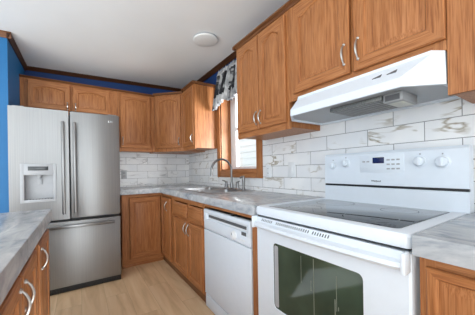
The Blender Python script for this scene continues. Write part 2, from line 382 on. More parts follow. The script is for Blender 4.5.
# window in the right wall
win = bpy.data.objects.new('window_1', None); COL.objects.link(win); win.location = (XW, 2.235, WZ0); win['kind'] = 'structure'
b = MB()
b.box(XW-0.02, XW, WY1, WY1+0.075, WZ0-0.08, WZ1+0.08, OZ, 0.004); b.box(XW-0.02, XW, WY0-0.08, WY0, WZ0-0.08, WZ1+0.08, OZ, 0.004)
b.box(XW-0.0195, XW, WY0, WY1, WZ0-0.08, WZ0, OY, 0.004); b.box(XW-0.0195, XW, WY0, WY1, WZ1, WZ1+0.08, OY, 0.004); struct(b, 'casing', win)
b = MB()
b.box(XW, 1.62, WY1-0.014, WY1, WZ0, WZ1, OZ); b.box(XW, 1.62, WY0, WY0+0.014, WZ0, WZ1, OZ)
b.box(XW, 1.62, WY0+0.014, WY1-0.014, WZ0, WZ0+0.014, OY); b.box(XW, 1.62, WY0+0.014, WY1-0.014, WZ1-0.014, WZ1, OY); struct(b, 'jamb', win)
b = MB(); a0, a1, z0, z1 = WY0+0.014, WY1-0.014, WZ0+0.014, WZ1-0.014; t = 0.05
b.box(1.607, 1.647, a0, a0+t*0.7, z0, z1, WHITEPL, 0.004); b.box(1.607, 1.647, a1-t*2.4, a1, z0, z1, WHITEPL, 0.004)
b.box(1.608, 1.646, a0, a1, z0, z0+0.03, WHITEPL, 0.004); b.box(1.608, 1.646, a0, a1, z1-t, z1, WHITEPL, 0.004); b.box(1.608, 1.646, a0, a1, 1.60, 1.64, WHITEPL, 0.004); struct(b, 'sash', win)
b = MB(); b.box(1.624, 1.628, a0+0.02, a1-0.02, z0+0.02, z1-0.02, GLASS); struct(b, 'pane', win)
# outside
b = MB(); b.box(1.7, 12, -6, 12, -0.5, -0.45, GRASS); b.box(-16, -3.75, -8, 12, -0.12, -0.07, GRASS); struct(b, 'ground_outside')
nb = thing('neighbor_house', 'white lap-sided house wall seen through the window over the sink', 'house', (5.2, 5.0, -0.45))
b = MB(); zz = 1.1
while zz < 5.0:
    b.prism([(5.2, -2, zz), (5.165, -2, zz), (5.19, -2, zz+0.23), (5.2, -2, zz+0.23)], (0, 14, 0), SIDING); zz += 0.23
b.box(5.2, 5.4, -2, 12, -0.45, 5.0, SIDING); b.build('siding', nb)
b = MB(); b.box(5.15, 5.198, -2, 12, -0.45, 1.09, SIDGREY); b.build('skirting', nb)

# ================================================================== WALL CABINETS
ZU, ZT = 1.385, 2.165
FX = 1.16                       # face of the wall cabinets on the right wall
NXm, NYm = Vector((-1, 0, 0)), Vector((0, -1, 0)); UY, UX = Vector((0, -1, 0)), Vector((1, 0, 0))
def carcass_right(t, y0, y1, z0, z1, x=FX):
    b = MB()
    b.box(x+0.019, XW-0.002, y0+0.001, y1-0.001, z0+0.012, z1, OZ)
    b.build('carcass', t)
    f = MB(); sw = 0.04
    f.box(x, x+0.019, y0, y0+sw, z0, z1, OZ); f.box(x, x+0.019, y1-sw, y1, z0, z1, OZ)
    f.box(x, x+0.019, y0+sw, y1-sw, z0, z0+0.045, OY); f.box(x, x+0.019, y0+sw, y1-sw, z1-0.045, z1, OY)
    f.box(x+0.004, x+0.019, y0+sw, y1-sw, z0+0.045, z1-0.045, OZ)
    f.build('face_frame', t)
def crown_right(t, y0, y1, z1, x=FX, ret=None):
    b = MB()
    L = lambda y: [(x+0.02, y, z1), (x-0.005, y, z1), (x-0.012, y, z1+0.012), (x-0.03, y, z1+0.022), (x-0.03, y, z1+0.03), (x+0.02, y, z1+0.03)]
    b.loft([L(y0), L(y1)], DK[1], True, True)
    if ret is not None:
        b.box(x-0.03, XW-0.002, ret-0.02 if ret == y0 else ret, ret if ret == y0 else ret+0.02, z1+0.002, z1+0.03, DK[0])
    b.build('crown', t)
# tall two-door cabinet between window and range hood
t = thing('upper_cabinet', 'tall two-door oak wall cabinet between the window and the white range hood', 'cabinet', (1.317, 1.438, ZU), 'oak wall cabinets')
carcass_right(t, 1.128, 1.748, ZU, ZT); crown_right(t, 1.128, 1.748, ZT, ret=1.748)
for ya, yb, hy in ((1.716, 1.435, 1.458), (1.428, 1.147, 1.405)):
    d = door(t, (FX, ya, 1.43), UY, NXm, ya-yb, 0.715, rise=0.042); pull(d, (FX-0.02, hy, 1.515), (0, 0, 1), NXm, 0.095)
# over the hood
t = thing('upper_cabinet', 'short two-door oak wall cabinet directly above the white range hood', 'cabinet', (1.317, 0.72, 1.557), 'oak wall cabinets')
carcass_right(t, 0.317, 1.126, 1.557, ZT); crown_right(t, 0.317, 1.126, ZT)
for ya, yb, hy in ((1.078, 0.695, 0.722), (0.675, 0.305+0.012, 0.648)):
    d = door(t, (FX, ya, 1.597), UY, NXm, ya-yb, 0.548, rise=0.034, fr=0.056); pull(d, (FX-0.02, hy, 1.70), (0, 0, 1), NXm, 0.10)
# right of the hood
t = thing('upper_cabinet', 'oak wall cabinet right of the range hood, cut off by the picture edge', 'cabinet', (1.317, 0.0, ZU), 'oak wall cabinets')
carcass_right(t, -0.45, 0.315, ZU, ZT); crown_right(t, -0.45, 0.315, ZT)
f = MB(); f.box(FX-0.001, FX+0.01, 0.205, 0.315, ZU, ZT, OZ); f.build('stile', t)
d = door(t, (FX, 0.19, 1.43), UY, NXm, 0.58, 0.715, rise=0.042); pull(d, (FX-0.02, -0.36, 1.53), (0, 0, 1), NXm)
# corner run
t = thing('upper_cabinet', 'narrow single-door oak wall cabinet left of the window with a bare end panel', 'cabinet', (1.317, 2.865, ZU), 'oak wall cabinets')
carcass_right(t, 2.676, 3.055, ZU, ZT); crown_right(t, 2.676, 3.055, ZT, ret=2.676)
d = door(t, (FX, 3.035, 1.43), UY, NXm, 0.345, 0.715, rise=0.034, fr=0.05); pull(d, (FX-0.02, 2.715, 1.515), (0, 0, 1), NXm, 0.09)
t = thing('upper_cabinet', 'diagonal oak wall cabinet filling the corner above the tiled backsplash', 'cabinet', (1.2, 3.4, ZU), 'oak wall cabinets')
ZB = 2.15
A, B = Vector((0.866, 3.347, 0)), Vector((1.16, 3.057, 0)); dU = (B-A).normalized(); dN = Vector((dU.y, -dU.x, 0))
if dN.y > 0: dN = -dN
b = MB(); b.prism([(A.x, A.y, ZU), (B.x, B.y, ZU), (XW-0.002, B.y, ZU), (XW-0.002, YB-0.002, ZU), (A.x, YB-0.002, ZU)], (0, 0, ZB-ZU), OZ); b.build('carcass', t)
d = door(t, A + dU*0.03 + dN*0.0 + Vector((0, 0, 1.43)), dU, dN, (B-A).length-0.06, 0.70, rise=0.034, fr=0.05, horiz=OX); pull(d, A + dU*((B-A).length-0.055) + dN*0.02 + Vector((0, 0, 1.515)), (0, 0, 1), dN, 0.09)
b = MB(); b.prism([A+dN*0.03-dU*0.01+Vector((0, 0, ZB)), B+dN*0.03+dU*0.0+Vector((0, 0, ZB)), B+Vector((0, 0, ZB)), A+Vector((0, 0, ZB))], (0, 0, 0.024), DK[0]); b.build('crown', t)
FY = 3.347
def carcass_back(t, x0, x1, z0, z1, mids=()):
    b = MB(); b.box(x0+0.001, x1-0.001, FY+0.019, YB-0.002, z0+0.012, z1, OZ); b.build('carcass', t)
    f = MB(); sw = 0.04
    f.box(x0, x0+sw, FY, FY+0.019, z0, z1, OZ); f.box(x1-sw, x1, FY, FY+0.019, z0, z1, OZ)
    f.box(x0+sw, x1-sw, FY, FY+0.019, z0, z0+0.045, OX); f.box(x0+sw, x1-sw, FY, FY+0.019, z1-0.045, z1, OX)
    f.box(x0+sw, x1-sw, FY+0.004, FY+0.019, z0+0.045, z1-0.045, OZ); f.build('face_frame', t)
    c = MB(); c.loft([[(x, FY+0.02, z1), (x, FY-0.004, z1), (x, FY-0.022, z1+0.016), (x, FY-0.022, z1+0.022), (x, FY+0.02, z1+0.022)] for x in (x0, x1)], DK[0], True, True); c.build('crown', t)
t = thing('upper_cabinet', 'single-door oak wall cabinet just right of the refrigerator top', 'cabinet', (0.64, 3.5, ZU), 'oak wall cabinets')
carcass_back(t, 0.416, 0.863, ZU, 2.135)
d = door(t, (0.437, FY, 1.43), UX, NYm, 0.368, 0.69, rise=0.034); pull(d, (0.462, FY-0.02, 1.515), (0, 0, 1), NYm, 0.09)
t = thing('upper_cabinet', 'wide two-door oak wall cabinet directly above the stainless refrigerator', 'cabinet', (-0.05, 3.5, 1.79), 'oak wall cabinets')
carcass_back(t, -0.513, 0.414, 1.79, 2.135)
for xa, xb, hx in ((-0.45, -0.078, -0.105), (-0.055, 0.325, -0.028)):
    d = door(t, (xa, FY, 1.825), UX, NYm, xb-xa, 0.292, rise=0.026, fr=0.05); pull(d, (hx, FY-0.02, 1.875), (0, 0, 1), NYm, 0.075)

# ================================================================== BASE CABINETS
BX, BY, CT, CB = 0.862, 3.058, 0.914, 0.855
t = thing('base_cabinet', 'oak corner base cabinet with folding L-shaped door at the back corner', 'cabinet', (1.1, 3.3, 0), 'oak base cabinets')
b = MB()
b.box(0.40, 1.46, BY+0.02, YB-0.003, 0.10, CB-0.003, OZ); b.box(BX+0.02, 1.46, 2.64, BY+0.02, 0.10, CB-0.003, OZ); b.build('carcass', t)
f = MB()
f.box(0.40, 0.475, BY, BY+0.0195, 0.07, CB-0.003, OZ); f.box(0.475, BX, BY, BY+0.0195, 0.82, CB-0.003, OX); f.box(0.475, BX, BY, BY+0.0195, 0.07, 0.10, OX)
f.box(BX, BX+0.0195, 2.64, 2.672, 0.07, CB-0.003, OZ); f.box(BX, BX+0.0195, 2.672, BY+0.0195, 0.82, CB-0.003, OY); f.box(BX, BX+0.0195, 2.672, BY+0.0195, 0.07, 0.10, OY); f.build('face_frame', t)
d = door(t, (0.482, BY, 0.095), UX, NYm, 0.355, 0.715, fr=0.052)
d = door(t, (BX, BY-0.022, 0.095), UY, NXm, 0.355, 0.715, fr=0.052); pull(d, (BX-0.02, 2.80, 0.71), (0, 0, 1), NXm, 0.10)
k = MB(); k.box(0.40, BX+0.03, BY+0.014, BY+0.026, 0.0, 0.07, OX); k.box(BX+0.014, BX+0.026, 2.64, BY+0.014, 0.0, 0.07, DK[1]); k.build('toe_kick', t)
k = MB(); k.box(0.40, BX+0.0, BY-0.002, BY+0.013, 0.0, 0.022, OX, 0.004); k.build('shoe_molding', t)

t = thing('base_cabinet', 'oak sink base cabinet with two false drawer fronts left of the dishwasher', 'cabinet', (1.15, 2.23, 0), 'oak base cabinets')
b = MB()
b.box(BX+0.02, 1.46, 1.822, 1.838, 0.10, CB-0.003, OZ); b.box(BX+0.02, 1.46, 2.62, 2.636, 0.10, CB-0.003, OZ); b.box(BX+0.02, 1.46, 1.838, 2.62, 0.10, 0.118, OY); b.box(1.445, 1.46, 1.838, 2.62, 0.118, CB-0.003, OY); b.build('carcass', t)
f = MB()
for ya, yb in ((1.822, 1.85), (2.15, 2.18), (2.56, 2.638)): f.box(BX, BX+0.0195, ya, yb, 0.10, CB-0.003, OZ)
f.box(BX+0.0003, BX+0.0195, 1.822, 2.638, 0.805, CB-0.0035, OY); f.box(BX+0.0003, BX+0.0195, 1.822, 2.638, 0.62, 0.67, OY); f.box(BX+0.0003, BX+0.0195, 1.822, 2.638, 0.07, 0.12, OY); f.build('face_frame', t)
for ya, yb, hy in ((2.575, 2.178, 2.205), (2.155, 1.835, 2.128)):
    slab_front(t, (BX, ya, 0.662), UY, NXm, ya-yb, 0.135, 'drawer_front')
    d = door(t, (BX, ya, 0.095), UY, NXm, ya-yb, 0.54, fr=0.05); pull(d, (BX-0.02, hy, 0.565), (0, 0, 1), NXm, 0.10)
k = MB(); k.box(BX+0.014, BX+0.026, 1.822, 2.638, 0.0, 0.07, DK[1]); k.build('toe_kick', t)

t = thing('filler_strip', 'oak strip framing the dishwasher above and beside the stove', 'trim', (0.87, 1.13, 0))
b = MB(); b.box(BX+0.002, BX+0.0195, 1.162, 1.820, 0.825, CB-0.003, OY); b.build('rail', t)
b = MB(); b.box(BX, BX+0.0195, 1.092, 1.158, 0.0, CB-0.003, OZ); b.build('stile', t)

t = thing('base_cabinet', 'oak base cabinet right of the stove at the picture edge', 'cabinet', (1.15, -0.05, 0), 'oak base cabinets')
b = MB(); b.box(BX+0.02, 1.46, -0.45, 0.308, 0.10, CB-0.003, OZ); b.build('carcass', t)
f = MB(); f.box(BX, BX+0.0195, 0.268, 0.308, 0.07, CB-0.003, OZ); f.box(BX, BX+0.0195, -0.45, -0.41, 0.07, CB-0.003, OZ); f.box(BX, BX+0.0195, -0.41, 0.268, 0.812, CB-0.003, OY); f.box(BX, BX+0.0195, -0.41, 0.268, 0.07, 0.11, OY); f.box(BX+0.004, BX+0.0195, -0.41, 0.268, 0.11, 0.812, OZ); f.build('face_frame', t)
d = door(t, (BX, 0.288, 0.095), UY, NXm, 0.35, 0.728, fr=0.024); pull(d, (BX-0.02, -0.03, 0.70), (0, 0, 1), NXm)
d = door(t, (BX, -0.07, 0.095), UY, NXm, 0.35, 0.728, fr=0.055); pull(d, (BX-0.02, -0.10, 0.70), (0, 0, 1), NXm)
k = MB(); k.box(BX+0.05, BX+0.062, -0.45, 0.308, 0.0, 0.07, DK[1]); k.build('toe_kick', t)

# peninsula on the left
PX = -0.168; PXp, UYp = Vector((1, 0, 0)), Vector((0, 1, 0)); PCB = 0.850
def pen_cab(label, y0, y1, doors):
    t = thing('base_cabinet', label, 'cabinet', (-0.45, (y0+y1)/2, 0), 'oak peninsula cabinets')
    b = MB(); b.box(-0.76, PX-0.0195, y0+0.001, y1-0.001, 0.08, PCB-0.003, OZ); b.build('carcass', t)
    f = MB(); sw = 0.03
    f.box(PX-0.019, PX, y0, y0+sw, 0.08, PCB-0.003, OZ); f.box(PX-0.019, PX, y1-sw, y1, 0.08, PCB-0.003, OZ)
    f.box(PX-0.019, PX, y0+sw, y1-sw, 0.795, PCB-0.003, OY); f.box(PX-0.019, PX, y0+sw, y1-sw, 0.08, 0.12, OY); f.box(PX-0.019, PX-0.004, y0+sw, y1-sw, 0.12, 0.795, OZ); f.build('face_frame', t)
    for ya, yb, hy in doors:
        d = door(t, (PX, ya, 0.10), UYp, PXp, yb-ya, 0.71, fr=0.05); pull(d, (PX+0.02, hy, 0.735), (0, 0, 1), PXp, 0.088, 0.018)
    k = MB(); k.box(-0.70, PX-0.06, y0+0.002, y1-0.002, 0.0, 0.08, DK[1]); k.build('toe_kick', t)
pen_cab('single-door oak peninsula cabinet nearest the refrigerator', 1.285, 1.732, ((1.335, 1.705, 1.388),))
pen_cab('two-door oak peninsula cabinet with paired arched handles at left picture edge', 0.55, 1.283, ((0.575, 0.955, 0.925), (0.968, 1.26, 1.0)))

# ================================================================== COUNTERTOPS
CX = 0.826
SX0, SX1, SY0, SY1 = 0.945, 1.415, 1.86, 2.66
b = MB(); hx0, hx1, hy0, hy1 = SX0+0.012, SX1-0.012, SY0+0.012, SY1-0.012
yb_ = YB-0.002; xb_ = XW-0.002
zones = [(CX, hx0, 1.092, 3.019), (hx0, hx1, 1.092, hy0), (hx0, hx1, hy1, 3.019), (hx1, xb_, 1.092, 3.019), (0.372, xb_, 3.019, yb_)]
def cell_slab(cells, z0, z1, m):
    """union of axis-aligned cells as one clean slab"""
    xs = sorted({round(v, 5) for c in cells for v in c[:2]}); ys = sorted({round(v, 5) for c in cells for v in c[2:]})
    ins = lambda x, y: any(c[0] < x < c[1] and c[2] < y < c[3] for c in cells)
    g = {(i, j): ins((xs[i]+xs[i+1])/2, (ys[j]+ys[j+1])/2) for i in range(len(xs)-1) for j in range(len(ys)-1)}
    bm = bmesh.new(); V = {}
    def v(i, j, z):
        if (i, j, z) not in V: V[i, j, z] = bm.verts.new((xs[i], ys[j], z))
        return V[i, j, z]
    for (i, j), on in g.items():
        if not on: continue
        for z in (z0, z1): bm.faces.new((v(i, j, z), v(i+1, j, z), v(i+1, j+1, z), v(i, j+1, z)))
        for di, dj, a, c in ((-1, 0, (i, j), (i, j+1)), (1, 0, (i+1, j), (i+1, j+1)), (0, -1, (i, j), (i+1, j)), (0, 1, (i, j+1), (i+1, j+1))):
            if not g.get((i+di, j+dj), False): bm.faces.new((v(*a, z0), v(*c, z0), v(*c, z1), v(*a, z1)))
    bmesh.ops.recalc_face_normals(bm, faces=bm.faces[:])
    ed = [e for e in bm.edges if e.is_manifold and all(abs(w.co.z-z1) < 1e-6 for w in e.verts) and e.calc_face_angle(0) > 1]
    bmesh.ops.bevel(bm, geom=ed, offset=0.005, segments=2, affect='EDGES', profile=0.5)
    o = MB(); o.add(bm, m); return o
o = cell_slab(zones, CB, CT, COUNTER).build('countertop')
tag(o, 'long L-shaped grey marble-tile countertop holding the sink', 'countertop')
o = cell_slab([(0.820, XW-0.002, -0.45, 0.3115)], CB+0.002, CT+0.004, COUNTER).build('countertop')
tag(o, 'short grey marble-tile countertop right of the stove', 'countertop')
o = cell_slab([(-0.80, -0.138, 0.30, 1.737)], PCB, CT, COUNTER).build('countertop')
tag(o, 'grey marble-tile peninsula countertop at left, in front of the refrigerator', 'countertop')
# the peninsula continues out of the picture
pen_cab('oak peninsula cabinet end beyond the left picture edge', 0.31, 0.548, ((0.33, 0.53, 0.50),))

# ================================================================== REFRIGERATOR
fx0, fx1, fy = -0.500, 0.350, 2.744; gx = -0.078
t = thing('refrigerator', 'stainless french-door refrigerator with bottom freezer in the blue alcove', 'refrigerator', (-0.075, 3.15, 0))
b = MB(); b.box(fx0+0.006, fx1-0.006, fy+0.085, 3.56, 0.03, 1.675, DGREY, 0.006); b.build('body', t)
def fdoor(name, x0, x1, z0, z1, par=t):
    b = MB(); b.box(x0, x1, fy, fy+0.075, z0, z1, STEEL, 0.012, 3); return b.build(name, par)
dl = MB()
# left door, built around the dispenser recess
qx0, qx1, qz0, qz1 = -0.405, -0.196, 0.885, 1.108
lx0, lx1, lz0, lz1 = fx0, gx-0.004, 0.688, 1.698
for xx0, xx1, za, zb in ((lx0, qx0, lz0, lz1), (qx1, lx1, lz0, lz1), (qx0, qx1, lz0, qz0), (qx0, qx1, qz1, lz1)): dl.box(xx0, xx1, fy, fy+0.075, za, zb, STEEL)
dl.box(qx0, qx1, fy+0.055, fy+0.075, qz0, qz1, SILVERPL)
dl = dl.build('door', t)
b = MB()   # dispenser surround
b.box(-0.428, qx0+0.004, fy-0.006, fy+0.03, 0.862, 1.205, SILVERPL, 0.003); b.box(qx1-0.004, -0.176, fy-0.006, fy+0.03, 0.862, 1.205, SILVERPL, 0.003)
b.box(-0.425, -0.179, fy-0.0055, fy+0.03, 1.104, 1.203, SILVERPL, 0.003); b.box(-0.425, -0.179, fy-0.0055, fy+0.05, 0.863, 0.889, SILVERPL, 0.003)
disp = b.build('water_dispenser', dl, 'grey water and ice dispenser panel')
b = MB(); b.box(-0.375, -0.235, fy-0.009, fy-0.005, 1.145, 1.180, DISP, 0.001); 
b.build('display', disp)
b = MB(); b.lathe((-0.30, fy+0.035, 1.105), (0, 0, -1), [(0, 0.020), (0.02, 0.015), (0.03, 0.012)], SILVERPL, 12); b.box(-0.316, -0.284, fy+0.045, fy+0.053, 1.02, 1.07, SILVERPL, 0.002); b.build('nozzle', disp)
b = MB()
for k in range(9): b.box(-0.392+k*0.021, -0.382+k*0.021, fy+0.006, fy+0.05, 0.8885, 0.8905, DGREY)
b.build('drip_tray', disp)
dr = fdoor('door', gx+0.004, fx1, 0.688, 1.702)
b = MB(); b.box(0.248, 0.256, fy-0.003, fy+0.001, 1.622, 1.642, CHROME, 0.001); b.box(0.259, 0.290, fy-0.003, fy+0.001, 1.622, 1.642, GREYPL, 0.001); b.build('badge', dr)
for d, hx in ((dl, -0.124), (dr, -0.036)):
    b = MB(); b.box(hx-0.013, hx+0.013, fy-0.062, fy-0.038, 0.745, 1.590, STEEL_DK, 0.006, 3)
    for zz in (0.79, 1.545): b.box(hx-0.009, hx+0.009, fy-0.045, fy+0.001, zz-0.018, zz+0.018, STEEL_DK, 0.004)
    b.build('handle', d)
fz = fdoor('freezer_drawer', fx0, fx1, 0.058, 0.668)
b = MB(); b.box(-0.43, 0.290, fy-0.062, fy-0.036, 0.612, 0.640, STEEL_DK, 0.007, 3)
for xx in (-0.38, 0.245): b.box(xx-0.018, xx+0.018, fy-0.045, fy+0.001, 0.616, 0.636, STEEL_DK, 0.004)
b.build('handle', fz)
b = MB(); b.box(fx0+0.004, fx1-0.004, fy+0.02, fy+0.084, 0.004, 0.056, BLACK, 0.004)
for k in range(36): b.box(fx0+0.03+k*0.022, fx0+0.044+k*0.022, fy+0.016, fy+0.022, 0.014, 0.046, BLACK)
b.build('grille', t)
for xx in (fx0+0.06, fx1-0.06):
    b = MB(); b.box(xx-0.04, xx+0.04, fy+0.03, fy+0.13, 1.676, 1.712, GREYPL, 0.006); b.build('hinge_cover', t)
for xx in (fx0+0.05, fx1-0.05):
    for yy in (fy+0.12, 3.5):
        b = MB(); b.lathe((xx, yy, 0), (0, 0, 1), [(0, 0.02), (0.032, 0.02)], BLACK, 12); b.build('foot', t)

# ================================================================== DISHWASHER
t = thing('dishwasher', 'white built-in dishwasher between sink cabinet and stove', 'dishwasher', (1.15, 1.49, 0))
y0, y1, dx = 1.166, 1.816, 0.8547
b = MB(); b.box(dx+0.03, 1.44, y0+0.01, y1-0.01, 0.09, 0.80, DGREY); b.box(dx+0.03, 1.44, y0+0.03, y1-0.03, 0.001, 0.09, BLACK); b.build('body', t)
b = MB(); b.box(dx, dx+0.028, y0, y1, 0.113, 0.640, WHITE, 0.005, 3); d = b.build('door', t)
b = MB(); b.box(dx, dx+0.028, y0, y1, 0.645, 0.728, WHITE, 0.006, 3); b.box(dx-0.004, dx+0.028, y0, y1, 0.772, 0.807, WHITE, 0.01, 3)
b.box(dx-0.002, dx+0.028, y0, y0+0.035, 0.70, 0.79, WHITE, 0.004); b.box(dx-0.002, dx+0.028, y1-0.055, y1, 0.70, 0.79, WHITE, 0.004)
b.box(dx+0.014, dx+0.028, y0+0.02, y1-0.04, 0.72, 0.78, WHITEPL); cp = b.build('control_panel', t)
b = MB(); b.box(dx+0.008, dx+0.015, y0+0.06, y1-0.07, 0.742, 0.762, DGREY, 0.003); b.build('handle_recess', cp)
b = MB(); b.lathe((dx, 1.352, 0.687), (-1, 0, 0), [(0, 0.030), (0.004, 0.030), (0.006, 0.024), (0.018, 0.021), (0.020, 0.017)], WHITEPL, 24); b.box(dx-0.022, dx-0.018, 1.349, 1.355, 0.688, 0.705, GREYPL); b.build('dial', cp)
b = MB(); b.box(dx-0.003, dx+0.001, 1.212, 1.262, 0.706, 0.728, DGREY, 0.001); b.build('badge', cp)
for k in range(2):
    b = MB(); b.box(dx-0.004, dx+0.001, 1.225+0.03*k, 1.247+0.03*k, 0.668, 0.680, WHITEPL, 0.002); b.build('button', cp)
b = MB(); b.box(dx+0.004, dx+0.026, y0+0.002, y1-0.002, 0.004, 0.104, WHITE, 0.004); b.build('kick_panel', t)
b = MB(); b.box(dx-0.002, dx+0.03, 1.36, 1.385, 0.809, 0.820, BLACK); b.build('bracket', t)

# ================================================================== STOVE
t = thing('stove', 'white freestanding electric range with black glass cooktop', 'stove', (1.12, 0.70, 0))
y0, y1, sx = 0.318, 1.082, 0.8275
b = MB(); b.box(0.872, 1.455, y0+0.004, y1-0.004, 0.03, 0.862, WHITE, 0.003); b.build('body', t)
# cooktop frame with a rolled rim around the glass
def ring_loop(x0, x1, ya, yb, z, r, n=5):
    L = []
    for cx_, cy_, a in ((x1-r, yb-r, 0), (x0+r, yb-r, 90), (x0+r, ya+r, 180), (x1-r, ya+r, 270)):
        for k in range(n+1):
            an = math.radians(a+90*k/n); L.append((cx_+r*math.cos(an), cy_+r*math.sin(an), z))
    return L
gx0, gx1, gy0, gy1 = 0.872, 1.385, 0.372, 1.030
b = MB(); b.loft([ring_loop(sx+0.004, 1.452, y0+0.003, y1-0.003, 0.868, 0.016), ring_loop(sx, 1.453, y0, y1, 0.876, 0.018), ring_loop(sx, 1.453, y0, y1, 0.904, 0.018), ring_loop(sx+0.004, 1.45, y0+0.004, y1-0.004, 0.913, 0.018),
    ring_loop(sx+0.014, 1.44, y0+0.014, y1-0.014, 0.917, 0.016), ring_loop(gx0-0.006, gx1+0.006, gy0-0.006, gy1+0.006, 0.9165, 0.02), ring_loop(gx0, gx1, gy0, gy1, 0.912, 0.018)], WHITE, True)
ck = b.build('cooktop', t)
b = MB(); b.loft([ring_loop(gx0+0.0005, gx1-0.0005, gy0+0.0005, gy1-0.0005, 0.905, 0.017), ring_loop(gx0+0.0005, gx1-0.0005, gy0+0.0005, gy1-0.0005, 0.9135, 0.017), ring_loop(gx0+0.004, gx1-0.004, gy0+0.004, gy1-0.004, 0.9145, 0.015)], GLASSTOP, True, True)
gp = b.build('glass_top', ck, 'glossy black ceramic glass')
for cx_, cy_, rr in ((1.0, 0.53, 0.105), (1.0, 0.87, 0.085), (1.26, 0.53, 0.078), (1.26, 0.87, 0.105)):
    b = MB()
    b.loft([[(cx_+q*math.cos(2*math.pi*k/40), cy_+q*math.sin(2*math.pi*k/40), z) for k in range(40)] for q, z in ((rr, 0.91456), (rr-0.004, 0.91456))], RING)
    b.build('burner_ring', ck)
b = MB(); b.box(0.842, 0.871, y0+0.006, y1-0.006, 0.862, 0.8685, BLACK); b.build('vent_gap', t)
# oven door
b = MB(); ox = 0.832
wy0, wy1, wz0, wz1 = 0.470, 0.942, 0.405, 0.738
def yz_loop(x, ya, yb, za, zb, r, n=4): return [(x, p_[0], p_[1]) for p_ in ring_loop(ya, yb, za, zb, 0, r, n)]
b.loft([yz_loop(0.870, y0+0.002, y1-0.004, 0.25, 0.856, 0.006), yz_loop(ox+0.006, y0+0.002, y1-0.004, 0.25, 0.856, 0.006), yz_loop(ox, y0+0.008, y1-0.010, 0.256, 0.85, 0.006),
        yz_loop(ox, wy0-0.002, wy1+0.002, wz0-0.002, wz1+0.002, 0.022), yz_loop(ox+0.006, wy0, wy1, wz0, wz1, 0.02)], WHITE, True)
od = b.build('oven_door', t)
b = MB(); b.loft([yz_loop(ox+0.016, wy0-0.002, wy1+0.002, wz0-0.002, wz1+0.002, 0.02), yz_loop(ox+0.005, wy0-0.0005, wy1+0.0005, wz0-0.0005, wz1+0.0005, 0.02)], OVENGL, True, True); ow = b.build('oven_window', od, 'dark green-tinted oven glass with dried streaks')
b = MB(); b.loft([yz_loop(ox+0.0035, wy1-0.034, wy1-0.006, wz0+0.008, wz1-0.012, 0.008), yz_loop(ox+0.0045, wy1-0.034, wy1-0.006, wz0+0.008, wz1-0.012, 0.008)], SILVERPL, True, True); b.build('window_edge_strip', od)
b = MB()
for yy, za, zb, ww in ((0.688, 0.41, 0.728, 0.0026), (0.758, 0.60, 0.722, 0.0018), (0.702, 0.585, 0.63, 0.004), (0.578, 0.555, 0.695, 0.0022), (0.585, 0.53, 0.60, 0.004), (0.57, 0.56, 0.575, 0.003)):
    b.box(ox+0.0042, ox+0.0048, yy-ww/2, yy+ww/2, za, zb, DRIP)
b.build('drip_streak', od)
# bowed handle across the top of the door
b = MB(); loops = []
for k in range(25):
    tt = k/24; yy = y1-0.012-(y1-y0-0.022)*tt
    bow = 0.020*math.sin(math.pi*min(1, max(0, tt)))**0.6; e = 0.85 if 0 < k < 24 else 0.75
    loops.append([(ox+0.002, yy, 0.858), (ox-0.006, yy, 0.858), (ox-0.020*e-bow*0.3, yy, 0.836), (ox-0.036*e-bow, yy, 0.829), (ox-0.040*e-bow, yy, 0.816), (ox-0.026*e-bow*0.8, yy, 0.803), (ox-0.004, yy, 0.806), (ox+0.002, yy, 0.812)])
b.loft(loops, WHITE, True, True); hd = b.build('handle', od)
b = MB()
for k in range(34):
    if k == 26: b.build('vent_slots', hd); b = MB()
    yy = 1.01-k*0.0125
    if k in (7, 8, 26): continue
    tt = (y1-0.012-yy)/(y1-y0-0.022); bow = 0.020*math.sin(math.pi*tt)**0.6
    xa = ox-0.0095*0.85-bow*0.075; xb = ox-0.0165*0.85-bow*0.225
    P0, P1 = Vector((xa, yy, 0.8525)), Vector((xb, yy, 0.8415)); nrm = Vector((-(P0.z-P1.z), 0, (P0.x-P1.x))).normalized()
    b.prism([P0+nrm*0.0008+Vector((0, -0.0026, 0)), P1+nrm*0.0008+Vector((0, -0.0026, 0)), P1-nrm*0.002+Vector((0, -0.0026, 0)), P0-nrm*0.002+Vector((0, -0.0026, 0))], (0, 0.0052, 0), DGREY)
b.build('vent_slots', hd)
b = MB(); b.box(ox-0.04, ox+0.004, y0+0.002, y0+0.016, 0.796, 0.862, WHITE, 0.005); b.build('handle_end', hd); b = MB(); b.box(ox-0.036, ox+0.004, y1-0.018, y1-0.004, 0.798, 0.862, WHITE, 0.005); b.build('handle_end', hd)
b = MB(); b.box(ox+0.002, 0.871, y0+0.003, y1-0.005, 0.055, 0.244, WHITE, 0.006); b.build('storage_drawer', t)
for xx in (0.90, 1.42):
    for yy in (y0+0.05, y1-0.05):
        b = MB(); b.lathe((xx, yy, 0), (0, 0, 1), [(0, 0.018), (0.032, 0.018)], BLACK, 12); b.build('foot', t)
